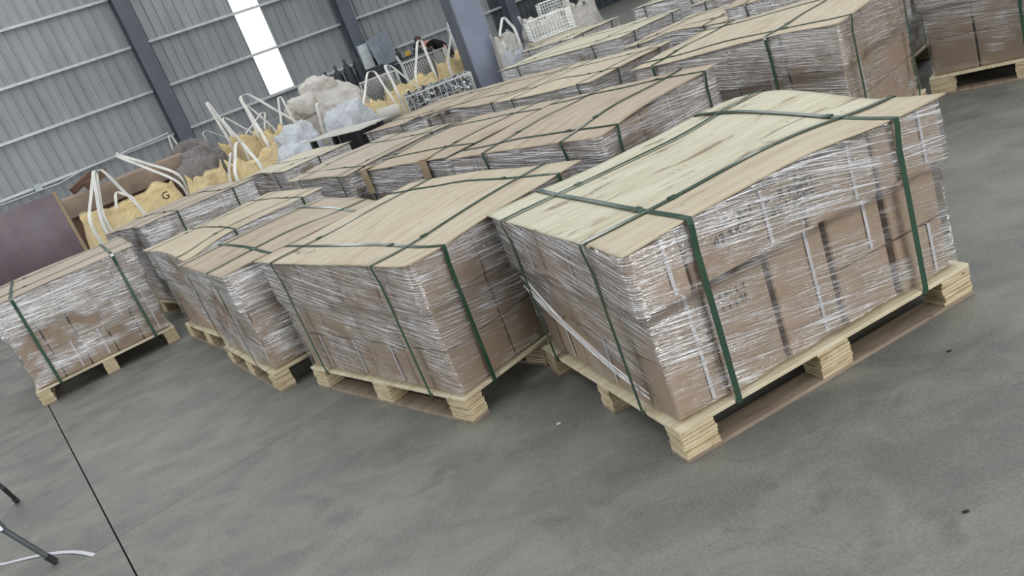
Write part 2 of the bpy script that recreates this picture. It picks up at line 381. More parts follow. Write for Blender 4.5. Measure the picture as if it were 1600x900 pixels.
def put_carton(root, x0, x1, y0, y1, z0, z1, axis=0, rnd=None, band=True):
    me, k = carton_mesh(x1 - x0, y1 - y0, z1 - z0)
    o = link('carton', me, None, root, (x0, y0, z0))
    if band and (random.random() < 0.45): link('packing_band', band_mesh(k, axis), None, o)
    return o
def load(name_label, x, y, th, L, W_, zt, nx=4, ny=3, nl=3, ply='ply_grey', film='film', skid='u', bumps=(), custom=None, seed=1, ovh=0.02,
         straps_u=(0.2, 0.83), straps_w=(0.2, 0.82), res=1.0, film_amp=0.004, inset=0.03, boards=None, sw=0.014, ns=0.012, lean=0.0):
    rng = random.Random(seed)
    root = thing('pallet_load', name_label, 'pallet load', (x, y, 0), th, 'film-wrapped pallet loads standing on the floor')
    # --- pallet: deck with blocks and bottom boards as its sub-parts
    bm = BM(); box(bm, 0, L, 0, W_, 0.114, ZD, 0.002); deck = obj('pallet_deck', bm, M['deck'], root)
    bl = 0.145; bw = 0.10
    for ia in range(3):
        for ib in range(3):
            du, dv = (bl, bw) if skid == 'u' else (bw, bl)
            a = (0, (L - du) / 2, L - du)[ia]; b = (0, (W_ - dv) / 2, W_ - dv)[ib]
            bm = BM(); nlay = 7; h = (0.114 - 0.014) / nlay
            for q in range(nlay):
                j = lambda: rng.uniform(-0.003, 0.004)
                box(bm, a + 0.002 + j(), a + du - 0.002 + j(), b + 0.002 + j(), b + dv - 0.002 + j(), 0.014 + q * h, 0.014 + (q + 1) * h - 0.0022)
            obj('block', bm, M['block'], deck)
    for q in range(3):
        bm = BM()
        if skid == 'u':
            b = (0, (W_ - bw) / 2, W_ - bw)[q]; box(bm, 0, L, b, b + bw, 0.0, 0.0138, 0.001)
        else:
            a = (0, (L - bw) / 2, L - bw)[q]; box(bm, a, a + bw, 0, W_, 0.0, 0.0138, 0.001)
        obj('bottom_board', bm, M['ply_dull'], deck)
    top = zt - 0.02; H = top - ZD; hl = H / nl
    i0 = inset
    # --- height of the cover
    def hgt(a, b):
        z = zt + ns * nz(a * 2.1 + seed * 3.1, b * 2.3, seed)
        for (ba, bb, amp, rad) in bumps:
            d2 = ((a - ba * L) ** 2 + (b - bb * W_) ** 2) / (rad * rad); z += amp * math.exp(-d2)
        return max(z, zt - 0.055) if True else z
    # --- cartons: the perimeter of every layer (the far inner ones cannot be seen)
    if custom:
        for (fa0, fa1, fz0, fz1) in custom:
            ins = 0.0 if fz1 > 0.99 else i0
            lo = ins; Lx = L - 2 * ins
            put_carton(root, lo + fa0 * Lx, lo + fa1 * Lx, ins + rng.uniform(0, 0.012), ins + 0.34, ZD + fz0 * H, ZD + fz1 * H, 0)
        rows = range(1, ny)
    else: rows = range(0, ny)
    for l in range(nl):
        ins = 0.004 if l == nl - 1 else i0
        for r in rows:
            for cc in range(nx):
                edge = r in (0, ny - 1) or cc in (0, nx - 1)
                if not edge: continue
                Wx = W_ - 2 * ins; Lx = L - 2 * ins; dr = 0.0
                if l == nl - 1: dr = max(0.0, zt - 0.012 - min(hgt(ins + Lx * (cc + i) / nx, ins + Wx * (r + j) / ny) for i in (0, .5, 1) for j in (0, .5, 1)) - 0.008)
                y0 = ins + Wx * r / ny; y1 = ins + Wx * (r + 1) / ny
                if custom: y0 = 0.342 + (W_ - ins - 0.342) * (r - 1) / (ny - 1); y1 = 0.342 + (W_ - ins - 0.342) * r / (ny - 1)
                sh = rng.uniform(-0.006, 0.006)
                put_carton(root, ins + Lx * cc / nx + (rng.uniform(0, 0.008) if cc == 0 else 0), ins + Lx * (cc + 1) / nx, y0 + (rng.uniform(0, 0.008) if r == 0 else 0), y1, ZD + l * hl, ZD + (l + 1) * hl - dr, 1 if cc in (0, nx - 1) and r not in (0,) else 0)
    # --- stretch film shell
    bm = BM(); uvl = bm.loops.layers.uv.new('UVMap'); rr = 0.025
    per = []
    def seg(x0, y0, x1, y1, nx_, ny_):
        Ls = math.hypot(x1 - x0, y1 - y0); n = max(4, int(Ls / 0.02 * res))
        for q in range(n): t = q / n; per.append((x0 + (x1 - x0) * t, y0 + (y1 - y0) * t, nx_, ny_))
    def arc(cx, cy, a0):
        for q in range(4):
            t = a0 + math.pi / 2 * q / 4; per.append((cx + rr * math.cos(t), cy + rr * math.sin(t), math.cos(t), math.sin(t)))
    seg(rr, 0, L - rr, 0, 0, -1); arc(L - rr, rr, -math.pi / 2); seg(L, rr, L, W_ - rr, 1, 0); arc(L - rr, W_ - rr, 0)
    seg(L - rr, W_, rr, W_, 0, 1); arc(rr, W_ - rr, math.pi / 2); seg(0, W_ - rr, 0, rr, -1, 0); arc(rr, rr, math.pi)
    arcl = [0]
    for q in range(1, len(per) + 1):
        A = per[q - 1]; B = per[q % len(per)]; arcl.append(arcl[-1] + math.hypot(A[0] - B[0], A[1] - B[1]))
    nv = max(10, int(H / 0.018 * res)); rows_ = []
    for v in range(nv + 3):
        t = min(v / nv, 1.0); fold = max(0, v - nv) * 0.03
        row = []
        for q, (px, py, nx_, ny_) in enumerate(per):
            s = arcl[q]; z = ZD + 0.004 + t * (zt - ZD - 0.012)
            if v == 0: z += 0.012 + 0.02 * nz(s * 5, seed) 
            ins = i0 * (1 - min(1, max(0, (t - 0.585) / 0.06)))      # lower layers stand back
            d = 0.009 - ins + film_amp * nz(s * 1.6, z * 14 + s * 1.5, seed) + 0.5 * film_amp * nz(s * 7, z * 40, seed + 5)
            d = max(d, 0.003 - ins); z += (hgt(px, py) - zt) * t ** 4
            if abs(nx_) > 0.99 or abs(ny_) > 0.99: pass
            x_ = px + nx_ * (d - fold); y_ = py + ny_ * (d - fold)
            if v > nv:
                z = hgt(x_, y_) - 0.008 if False else z
            row.append(bm.verts.new((x_, y_, z)))
        rows_.append(row)
    n = len(per)
    for v in range(len(rows_) - 1):
        for q in range(n):
            f = bm.faces.new((rows_[v][q], rows_[v][(q + 1) % n], rows_[v + 1][(q + 1) % n], rows_[v + 1][q])); f.smooth = True
            uv = ((arcl[q], v), (arcl[q + 1], v), (arcl[q + 1], v + 1), (arcl[q], v + 1))
            for lp, (a, b) in zip(f.loops, uv): lp[uvl].uv = (a, b * H / nv)
    obj('stretch_film', bm, M[film], root)
    # --- cover boards
    for (a0, a1, b0, b1, pm, dz) in (boards or [(-ovh, L + ovh, -ovh, W_ + ovh, ply, 0)]):
        na, nb = max(4, int((a1 - a0) / 0.045 * res)), max(4, int((b1 - b0) / 0.045 * res)); bm = BM(); T = []; B = []
        for i in range(na + 1):
            ra, rb = [], []
            for j in range(nb + 1):
                a = a0 + (a1 - a0) * i / na; b = b0 + (b1 - b0) * j / nb
                ea = 0.006 * nz(b * 3, seed + 1) if i in (0, na) else 0; eb = 0.006 * nz(a * 3, seed + 7) if j in (0, nb) else 0
                z = hgt(a, b) + dz
                ra.append(bm.verts.new((a + ea, b + eb, z))); rb.append(bm.verts.new((a + ea, b + eb, z - 0.0045)))
            T.append(ra); B.append(rb)
        for i in range(na):
            for j in range(nb):
                f = bm.faces.new((T[i][j], T[i + 1][j], T[i + 1][j + 1], T[i][j + 1])); f.smooth = True
                f = bm.faces.new((B[i][j], B[i][j + 1], B[i + 1][j + 1], B[i + 1][j])); f.smooth = True
        for i in range(na):
            bm.faces.new((B[i][0], B[i + 1][0], T[i + 1][0], T[i][0])); bm.faces.new((T[i][nb], T[i + 1][nb], B[i + 1][nb], B[i][nb]))
        for j in range(nb):
            bm.faces.new((T[0][j], T[0][j + 1], B[0][j + 1], B[0][j])); bm.faces.new((B[na][j], B[na][j + 1], T[na][j + 1], T[na][j]))
        obj('cover_board', bm, M[pm], root)
    # --- straps
    mdz = max([b[5] for b in boards], default=0) if boards else 0
    def strap(kind, f, w=sw):
        g = ovh + 0.004; pts = []; K = 22
        if kind == 'w':
            a = f * L; pts += [(a, 0.02, 0.112), (a, -0.004, 0.111), (a, -0.006, ZD)]
            pts += [(a, -0.014, zt - 0.10), (a, -g - 0.001, hgt(a, -ovh) - 0.016)]
            for q in range(K + 1):
                b = -g + (W_ + 2 * g) * q / K; pts.append((a, b, hgt(a, max(-ovh, min(W_ + ovh, b))) + 0.003 + mdz - (0.001 if q in (0, K) else 0)))
            pts += [(a, W_ + g, hgt(a, W_) - 0.016), (a, W_ + 0.014, zt - 0.10), (a, W_ + 0.006, ZD), (a, W_ + 0.004, 0.111), (a, W_ - 0.02, 0.112)]; side = (1, 0, 0)
        else:
            b = f * W_; pts += [(0.02, b, 0.112), (-0.004, b, 0.111), (-0.006, b, ZD), (-0.014, b, zt - 0.10), (-g - 0.001, b, hgt(-ovh, b) - 0.016)]
            for q in range(K + 1):
                a = -g + (L + 2 * g) * q / K; pts.append((a, b, hgt(max(-ovh, min(L + ovh, a)), b) + 0.0048 + mdz - (0.001 if q in (0, K) else 0)))
            pts += [(L + g, b, hgt(L, b) - 0.016), (L + 0.014, b, zt - 0.10), (L + 0.006, b, ZD), (L + 0.004, b, 0.111), (L - 0.02, b, 0.112)]; side = (0, -1, 0)
        pts = [Vector(p) for p in pts]; bm = BM(); ribbon(bm, pts, side, w, 0.0014)
        o = obj('strap', bm, M['strap'], root)
        bm = BM(); c = pts[5 + int(K * 0.3)]
        if kind == 'w': box(bm, c.x - w * .62, c.x + w * .62, c.y - 0.016, c.y + 0.016, c.z - 0.001, c.z + 0.005)
        else: box(bm, c.x - 0.016, c.x + 0.016, c.y - w * .62, c.y + w * .62, c.z - 0.001, c.z + 0.005)
        obj('strap_seal', bm, M['strap'], o)
    for f in straps_w: strap('w', f)
    for f in straps_u: strap('u', f, sw * 0.9)
    return root, hgt

# front row -----------------------------------------------------------
cust1 = [(0, .17, 0, .333), (0, .17, .333, .667), (.17, .375, 0, .63), (.385, .58, 0, .66), (.59, .79, 0, .333), (.59, .79, .333, .667), (.80, 1, 0, .333), (.80, 1, .333, .667),
         (0, .16, .667, 1), (.16, .52, .667, 1), (.52, .76, .667, 1), (.76, 1, .667, 1)]
P1, h1 = load('largest film-wrapped pallet load, front right, under a pale creamy board', 0.345, 2.364, 0.284, 1.342, 1.12, 0.787, nx=4, ny=3, custom=cust1, seed=3,
              film='film_a', skid='u', straps_u=(0.20, 0.85), straps_w=(0.185, 0.83), bumps=[(1.0, 0.72, 0.045, 0.36), (0.5, 0.0, 0.022, 0.4), (0.97, 0.2, -0.02, 0.25), (0.0, 0.0, -0.012, 0.2)],
              boards=[(-0.012, 1.352, 0.19, 1.16, 'ply_pale', 0.0), (-0.006, 1.36, -0.012, 0.26, 'ply_tan', 0.0035)], sw=0.024, res=1.4, inset=0.034)
bm = BM(); rg = random.Random(4)                                  # loose twisted film hanging across the left end
for k in range(7):
    a0 = Vector((-0.010, 0.98 + rg.uniform(-.05, .05), 0.50 + rg.uniform(-.04, .04))); a1 = Vector((0.012, 0.17 + rg.uniform(-.02, .02), 0.205 + rg.uniform(-.02, .02)))
    tube(bm, [a0.lerp(a1, q / 12) + Vector((-0.004 * math.sin(math.pi * q / 12), 0.006 * math.sin(q * 1.3 + k), -0.03 * math.sin(math.pi * q / 12) + 0.006 * math.cos(q * 1.1 + k))) for q in range(13)], 0.0018, 5)
M['film_cord'] = simple('twisted_film', (226, 226, 226), 0.2)
obj('film_tail', bm, M['film_cord'], P1)
def face_b(root, s, size, a, z, off=-0.004, slope=0.0):   # lettering on the carton face across b=0
    m4 = Matrix.Translation((a, off, z)) @ Matrix.Rotation(slope, 4, 'Y') @ Matrix.Rotation(math.pi / 2, 4, 'X')
    return text_mesh('printed_lettering', s, size, M['ink'], root, m4)
cart_top = [c for c in P1.children if c.name.startswith('carton')][9]
cart_tall = [c for c in P1.children if c.name.startswith('carton')][2]
def on_carton(ct, s, size, a, z):
    m4 = Matrix.Translation((a - ct.location.x, 0.0020, z - ct.location.z)) @ Matrix.Rotation(math.pi / 2, 4, 'X')
    return text_mesh('printed_lettering', s, size, M['ink'], ct, m4)
on_carton(cart_top, '45  KG  \u2014  B ERMT:', 0.042, 0.36, 0.705); on_carton(cart_top, '42.5KG T+ 80 I BSET', 0.042, 0.33, 0.66)
on_carton(cart_tall, 'I BI L I', 0.034, 0.31, 0.46); on_carton(cart_tall, 'I 2 I M', 0.034, 0.31, 0.42)

P2, h2 = load('film-wrapped pallet load with pencil scribble on its board, left of the largest load', -0.365, 3.212, 0.641, 1.078, 1.428, 0.787, nx=3, ny=4, seed=11, ply='ply_tan',
              film='film_a', skid='w', straps_u=(0.17, 0.86), straps_w=(0.17, 0.86), res=1.25, sw=0.020, inset=0.02,
              bumps=[(0.1, 0.05, -0.01, 0.2), (0.7, 0.5, 0.02, 0.4), (0, 1, 0.012, 0.2)])
bm = BM()
for q in range(7):                                                  # scribble near the front edge of the board
    cx, cy = 0.10 + 0.02 * random.random(), 1.22 - q * 0.036
    pts = [Vector((cx + random.uniform(-.022, .022), cy + random.uniform(-.024, .024), 0)) for _ in range(4)]
    for p in pts: p.z = h2(p.x, p.y) + 0.0008
    ribbon(bm, pts, (0.7, 0.7, 0), 0.005, 0.0003)
obj('marker_scribble', bm, M['ink'], P2)
P3, h3 = load('narrow-looking pallet load with glossy grey film, second from the left in the front row', -1.467, 4.48, 0.505, 1.049, 1.10, 0.768, nx=3, ny=3, seed=5, ply='ply_pink',
              film='film_b', skid='w', straps_u=(0.25, 0.9), straps_w=(0.27, 0.85), sw=0.022, bumps=[(1, 0, -0.03, 0.25), (0.5, 0.5, 0.02, 0.4), (0, 1, -0.01, 0.2)])
P6, h6 = load('leftmost pallet load of the front row, its end cut by the photo edge', -3.70, 6.12, 0.45, 1.10, 1.15, 0.86, nx=5, ny=3, seed=8, ply='ply_grey',
              film='film_b', skid='w', straps_u=(0.3, 0.85), straps_w=(0.17, 0.86), sw=0.024, bumps=[(1, 0, 0.0, 0.3)])
# second row ------------------------------------------------------------
load('pallet load behind the narrow front one, board curled down at its near corner', -2.01, 5.60, 0.56, 1.10, 1.10, 0.80, nx=4, ny=3, seed=21, ply='ply_tan', film='film_b', skid='w',
     straps_u=(0.12, 0.8), straps_w=(0.35, 0.85), bumps=[(0, 0, -0.05, 0.18), (0.5, 0.4, 0.02, 0.4)])
load('pallet load right in front of the yellow bag with long white loops', -2.86, 7.36, 0.647, 1.13, 1.20, 0.885, nx=4, ny=3, seed=24, ply='ply_grey', film='film_b', skid='w',
     straps_u=(0.15, 0.6), straps_w=(0.3, 0.8), bumps=[(0.2, 0.2, 0.02, 0.4), (0, 1, -0.03, 0.25)])
load('pallet load with warped greyish board, left of the one with cardboard protectors', -0.92, 6.62, 0.60, 1.12, 1.12, 0.79, nx=4, ny=3, seed=27, ply='ply_grey', film='film', skid='w',
     straps_u=(0.1, 0.75), straps_w=(0.15, 0.8), bumps=[(0, 0, -0.02, 0.2), (0.4, 0.9, 0.03, 0.3)])
load('pallet load with a whitish split board, beside the yellow bag marked with a ring', -1.75, 8.55, 0.62, 0.82, 1.12, 0.79, nx=4, ny=3, seed=31, ply='ply_white', film='film_b', skid='w', res=0.7,
     straps_u=(0.2,), straps_w=(0.5,), bumps=[(0, 0.5, 0.03, 0.3)])
P7, h7 = load('pallet load with brown cardboard strap protectors on its front edge', -0.10, 5.512, 0.63, 1.15, 1.14, 0.785, nx=4, ny=3, seed=33, ply='ply_pink', film='film', skid='w',
              straps_u=(0.22, 0.93), straps_w=(0.2, 0.8), bumps=[(0.5, 0.5, 0.025, 0.45)], sw=0.02)
for f in (0.22, 0.93):
    bm = BM(); b = f * 1.14; box(bm, -0.030, -0.026, b - 0.045, b + 0.045, 0.60, 0.792); box(bm, -0.030, 0.05, b - 0.045, b + 0.045, 0.796, 0.80); obj('cardboard_edge_protector', bm, M['card_edge'], P7)
load('pallet load directly behind the largest one, nearest corner carton left bare', 0.668, 4.028, 0.68, 1.13, 1.18, 0.85, nx=3, ny=4, seed=36, ply='ply_pink', film='film', skid='w',
     straps_u=(0.2, 0.72), straps_w=(0.12, 0.88), bumps=[(0.5, 0.5, 0.02, 0.45), (0, 0, -0.015, 0.2)], sw=0.02)
# third row ----------------------------------------------------------------
load('pallet load with sagging tan board beside the grey board on a dark rack', -0.215, 8.318, 0.645, 1.15, 1.13, 0.80, nx=3, ny=3, seed=41, ply='ply_pink', film='film', skid='w', res=0.8,
     straps_u=(0.35, 0.9), straps_w=(0.3, 0.8), bumps=[(0.0, 0.05, 0.04, 0.2)])
load('pallet load in the third row whose board is arched up at its front edge', 0.50, 7.40, 0.64, 1.15, 1.12, 0.80, nx=3, ny=3, seed=43, ply='ply_pink', film='film', skid='w', res=0.8,
     straps_u=(0.1, 0.8), straps_w=(0.3, 0.8), bumps=[(0.0, 0.6, 0.045, 0.25)])
load('pallet load between the arched-board load and the tall dark-fronted one', 1.13, 6.42, 0.65, 1.13, 1.12, 0.80, nx=3, ny=3, seed=46, ply='ply_tan', film='film', skid='w', res=0.8,
     straps_u=(0.1, 0.8), straps_w=(0.3, 0.8), bumps=[(0.4, 0.6, 0.03, 0.25)])
load('tall pallet load with a dark shaded front, behind the far corner of the largest load', 2.193, 4.50, 0.70, 1.08, 1.40, 0.875, nx=3, ny=4, seed=48, ply='ply_tan', film='film_c', skid='w',
     straps_u=(0.30, 0.88), straps_w=(0.13, 0.88), bumps=[(0, 0, -0.02, 0.2), (0.4, 0.6, 0.02, 0.3)], sw=0.02)
load('pallet load in the top right corner of the photo', 4.02, 4.62, 0.84, 1.15, 1.15, 0.86, nx=3, ny=4, seed=50, ply='ply_tan', film='film_c', skid='w', straps_u=(0.5,), straps_w=(0.3, 0.8), sw=0.02)
# fourth row ---------------------------------------------------------------
load('pallet load with tan board behind the tall dark-fronted one', 2.42, 6.75, 0.66, 1.12, 1.12, 0.82, nx=3, ny=3, seed=52, ply='ply_tan', film='film', skid='w', res=0.7, bumps=[(0, 0.5, 0.04, 0.25), (0.5, 0.2, 0.03, 0.3)])
load('pallet load with a buckled pinkish board at the top edge of the photo', 3.05, 5.75, 0.70, 1.10, 1.08, 0.92, nx=3, ny=3, seed=54, ply='ply_pink', film='film', skid='w', res=0.7, bumps=[(0, 0.3, 0.04, 0.2), (0.3, 0.9, 0.04, 0.3)])
load('pallet load whose whitish board lies in front of the white wire cage with cloth bags', 1.95, 8.6, 0.65, 1.12, 1.9, 0.84, nx=3, ny=4, seed=56, ply='ply_white', film='film_b', skid='w', res=0.7)
load('small bright-film pallet load with torn cartons below the right-hand wire cage', 1.85, 10.75, 0.62, 0.95, 1.0, 0.86, nx=3, ny=3, seed=58, ply='ply_white', film='film_b', skid='w', res=0.7)

load('pallet load with greyish board at the top edge, right of the wire cage', 3.50, 7.95, 0.66, 1.12, 1.12, 0.86, nx=3, ny=3, seed=61, ply='ply_grey', film='film_b', skid='w', res=0.7)
load('farthest pallet load at the top edge, only its whitish board just in frame', 3.45, 10.1, 0.66, 1.12, 1.12, 0.90, nx=3, ny=3, seed=63, ply='ply_white', film='film_b', skid='w', res=0.7)

# ------------------------------------------------------------------ rack with grey board
rk = thing('steel_rack', 'low dark steel rack covered by a long pale grey board, behind the third row', 'rack', (-0.95, 9.42, 0), 0.645)
bm = BM(); box(bm, -0.08, 0.36, -0.1, 1.25, 0.84, 0.85); bm.transform(Matrix.Rotation(0, 4, 'Z')); obj('grey_board', bm, M['grey_board'], rk)
for a in (0.0, 0.3):
    for b in (0.05, 1.15):
        bm = BM(); box(bm, a - .03, a + .03, b - .03, b + .03, 0, 0.84); obj('post', bm, M['dark_in'], rk)
for a in (0.0, 0.3):
    bm = BM(); box(bm, a - .02, a + .02, 0.08, 1.12, 0.25, 0.31); obj('cross_bar', bm, M['dark_in'], rk)
bm = BM(); box(bm, 0.335, 0.355, 0.08, 1.12, 0, 0.8); obj('rear_panel', bm, M['dark_in'], rk)

# ------------------------------------------------------------------ bulk bags
def crumple(v, amp, seed, f=3.0):
    p = Vector((v[0], v[1], v[2] * 0.5)) * f + Vector((seed * 7.3, seed * 3.1, seed)); n = 0
    n += noise.noise(p * 0.8); n -= 0.6 * abs(noise.noise(p * 1.7)) ; n -= 0.32 * abs(noise.noise(p * 3.6 + Vector((3, 3, 3)))); n += 0.05 * noise.noise(p * 8)
    return amp * n
def bag_body(sx, sy, h, seed, amp=0.07, open_top=True, sag=0.12, n=64, rows=34, top_shape=None):
    bm = BM(); R = []
    for k in range(rows + 1):
        t = k / rows; r = 1.0 + sag * math.sin(math.pi * min(1, t * 1.1)) - (0.25 * max(0, t - 0.85) / 0.15 if not open_top else 0.0)
        ring = []
        for q in range(n):
            a = 2 * math.pi * q / n; c, s = math.cos(a), math.sin(a); e = 0.55
            x = math.copysign(abs(c) ** e, c) * sx / 2 * r; y = math.copysign(abs(s) ** e, s) * sy / 2 * r
            z = h * t
            if t > 0.6: z += (t - 0.6) / 0.4 * (0.05 * h * math.cos(4 * (a - math.pi / 4)) + 0.10 * h * nz(c * 2, s * 2, seed * 3.3))
            d = crumple((x, y, z * 0.8), amp * 0.6, seed, 2.6); ring.append(bm.verts.new((x + c * d, y + s * d, max(0.0, z + 0.3 * d))))
        R.append(ring)
    if open_top:
        for k in range(6):                                           # inner wall folding down into the bag
            t = (k + 1) / 6; ring = []
            for q in range(n):
                v = R[rows][q].co; ring.append(bm.verts.new((v.x * (1 - 0.12 * t), v.y * (1 - 0.12 * t), v.z * (1 - 0.45 * t))))
            R.append(ring)
    for A, B in zip(R, R[1:]):
        for q in range(n): f = bm.faces.new((A[q], A[(q + 1) % n], B[(q + 1) % n], B[q])); f.smooth = True
    bm.faces.new(R[0][::-1]); cv = bm.verts.new((0, 0, R[-1][0].co.z))
    for q in range(n): bm.faces.new((R[-1][q], R[-1][(q + 1) % n], cv))
    return bm
def loop(root, a, b, top, w=0.055, m='webbing', tail=0.35):
    """a lifting loop: webbing from a up to top and down to b"""
    a, b, top = Vector(a), Vector(b), Vector(top); w = w * 0.8
    ab = (b - a); half = ab * 0.16; up = Vector((0, 0, 1))
    ctl = [a - up * tail, a, a.lerp(top, 0.55) - half * 0.4, top - half * 0.8 - up * 0.03, top, top + half * 0.8 - up * 0.03, b.lerp(top, 0.55) + half * 0.4, b, b - up * tail]
    pts = []
    for i in range(len(ctl) - 1):
        p0, p1, p2, p3 = ctl[max(i - 1, 0)], ctl[i], ctl[i + 1], ctl[min(i + 2, len(ctl) - 1)]
        for k in range(5):
            t = k / 5; pts.append(0.5 * ((2 * p1) + (p2 - p0) * t + (2 * p0 - 5 * p1 + 4 * p2 - p3) * t * t + (3 * p1 - p0 - 3 * p2 + p3) * t ** 3))
    pts.append(ctl[-1])
    sd = Vector((b - a)).normalized().cross(Vector((0, 0, 1))).normalized(); sd = (sd * 0.4 + (b - a).normalized()).normalized()
    bm = BM(); ribbon(bm, pts, sd, w, 0.006); return obj('lifting_loop', bm, M[m], root)
def bulk_bag(label, x, y, rz, sx, sy, h, m, seed, loops=(), amp=0.07, open_top=True, z=0.0, group='woven bulk bags by the rear wall', name='bulk_bag', sag=0.12, lw=0.055):
    r = thing(name, label, 'bulk bag', (x, y, z), rz, group)
    obj('bag_body', bag_body(sx, sy, h, seed, amp, open_top, sag), M[m], r)
    for a, b, t in loops: loop(r, a, b, t, lw)
    return r
RZ = 0.55
b1 = bulk_bag('yellow bulk bag with tall knotted white loops, beside the maroon steel panel', -4.50, 11.60, RZ, 1.25, 0.95, 0.90, 'yellow', 2, amp=0.05, loops=[
    ((-0.62, -0.5, 0.85), (-0.45, -0.52, 0.85), (-0.30, -0.45, 1.38)), ((-0.5, -0.52, 0.8), (0.0, -0.56, 0.72), (-0.25, -0.5, 1.40)), ((0.62, -0.45, 0.85), (0.70, -0.3, 0.95), (0.10, -0.35, 1.50)), ((-0.1, 0.42, 0.8), (0.15, 0.42, 0.85), (0.0, 0.45, 1.02))])
text_mesh('ring_mark', 'G', 0.14, M['ink'], b1, Matrix.Translation((0.30, -0.585, 0.74)) @ Matrix.Rotation(math.pi / 2, 4, 'X'))
bulk_bag('flattened yellow bulk bag with grey loops, second yellow bag from the left', -3.28, 11.25, RZ + 0.2, 0.46, 0.46, 0.90, 'yellow', 5, amp=0.09, loops=[((0.1, -0.36, 0.7), (0.36, -0.2, 0.75), (0.3, -0.3, 1.0))], sag=0.2)
b3 = bulk_bag('slumped yellow bulk bag with a small black ring mark on its side', -2.70, 11.66, RZ, 0.72, 0.66, 0.86, 'yellow', 9, amp=0.09, loops=[((-0.45, -0.40, 0.72), (-0.1, -0.42, 0.72), (-0.2, -0.3, 1.10))], sag=0.15)
text_mesh('ring_mark', 'G', 0.12, M['ink'], b3, Matrix.Translation((0.26, -0.47, 0.66)) @ Matrix.Rotation(math.pi / 2, 4, 'X'))
bulk_bag('yellow bulk bag with three thin curved loops, left of the tall-looped yellow bag', -3.02, 13.5, RZ, 0.6, 0.6, 1.06, 'yellow', 12, amp=0.06, lw=0.04, loops=[((-0.3, -0.36, 0.98), (0.0, -0.36, 0.95), (-0.35, -0.3, 1.42)), ((0.0, -0.36, 0.98), (0.3, -0.3, 0.98), (0.05, -0.3, 1.45)), ((0.0, 0.3, 1.0), (0.34, 0.2, 1.0), (0.4, 0.2, 1.28))])
bulk_bag('tall-looped yellow bulk bag just left of the big dirty white sack', -2.44, 12.60, RZ, 0.50, 0.5, 1.02, 'yellow', 15, amp=0.05, loops=[((-0.32, -0.32, 0.9), (0.32, -0.25, 0.9), (-0.28, -0.2, 1.62)), ((0.2, 0.25, 0.95), (0.36, 0.1, 0.95), (0.34, 0.2, 1.42))])
bulk_bag('small yellow bulk bag with one upright loop, farthest back on the left', -3.55, 14.2, RZ, 0.5, 0.5, 1.02, 'yellow', 18, amp=0.05, loops=[((-0.06, -0.26, 1.0), (0.04, -0.26, 1.0), (-0.1, -0.2, 1.72))])
# big dirty white sack heaped above the rest
def lump(sx, sy, sz, seed, amp=0.2, sub=5, f=2.2):
    bm = BM(); bmesh.ops.create_icosphere(bm, subdivisions=sub, radius=1.0)
    for v in bm.verts:
        d = v.co.normalized(); k = 1 + crumple(d, amp, seed, f); e = 0.8
        v.co = Vector((math.copysign(abs(d.x) ** e, d.x) * k * sx, math.copysign(abs(d.y) ** e, d.y) * k * sy, math.copysign(abs(d.z) ** e, d.z) * k * sz))
    mz = min(v.co.z for v in bm.verts); lo = -sz * 0.8
    for v in bm.verts: v.co.z = max(v.co.z, lo) - lo
    for f_ in bm.faces: f_.smooth = True
    return bm
bigw = thing('bulk_bag', 'largest bulk bag, dirty white with brown stains, bulging above all the others', 'bulk bag', (-1.74, 14.0, 0), 0.4, 'woven bulk bags by the rear wall')
obj('bag_body', lump(0.76, 0.6, 0.74, 4, 0.22), M['white_bag'], bigw)
obj('gathered_neck', lump(0.30, 0.24, 0.20, 6, 0.35, 4), M['white_bag'], bigw, (-0.10, -0.1, 1.16), )
obj('gathered_neck', lump(0.26, 0.26, 0.22, 8, 0.35, 4), M['white_bag'], bigw, (-0.48, -0.2, 0.95))
loop(bigw, (-0.42, -0.60, 0.75), (0.05, -0.68, 0.65), (-0.30, -0.62, 1.12), 0.06, tail=0.15)
for lab, x, y, rz, sx, sy, sz, sd, m in (
    ('bluish white bag with crumpled folds, in front of the big sack on its left', -2.06, 11.78, 0.5, 0.36, 0.32, 0.58, 11, 'blue_bag'),
    ('bluish white bag with a gathered top, in front of the big sack on its right', -1.28, 11.85, 0.5, 0.40, 0.32, 0.60, 13, 'blue_bag'),
    ('small bluish crumpled bag lying lowest, beside the grey rack board', -2.02, 11.0, 0.9, 0.30, 0.26, 0.48, 16, 'blue_bag')):
    o = obj('bulk_bag', lump(sx, sy, sz, sd, 0.20, 5, 3.4), M[m], None, (x, y, 0)); o.rotation_euler.z = rz; tag(o, lab, 'bulk bag', 'woven bulk bags by the rear wall')
for lab, x, y, sx, sy, sz, sd in (('grey crumpled sacking heap beside the rusty trough end', -3.62, 12.2, 0.36, 0.34, 0.62, 21), ('dark grey sacking heap with a black ring opening, left of the small yellow bag', -3.72, 13.0, 0.40, 0.34, 0.66, 23), ('brownish grey cloth heap above the end of the rusty trough', -4.15, 14.15, 0.42, 0.32, 0.72, 25)):
    o = obj('sacking_heap', lump(sx, sy, sz, sd, 0.22, 5, 3.2), M['grey_bag'], None, (x, y, 0)); tag(o, lab, 'sacking', 'grey sacking by the rear wall')
lp = thing('bulk_bag', 'white loops standing up from a grey cloth bag behind the rusty trough', 'bulk bag', (-4.45, 14.6, 0), 0.5, 'woven bulk bags by the rear wall')
obj('bag_body', bag_body(0.6, 0.6, 1.05, 31, 0.05), M['grey_bag'], lp); loop(lp, (-0.2, -0.2, 0.9), (0.0, -0.2, 0.9), (-0.1, -0.2, 1.45), 0.03); loop(lp, (0.5, 0.1, 0.95), (0.9, -0.2, 0.9), (0.55, 0.1, 1.30), 0.03, tail=0.05)
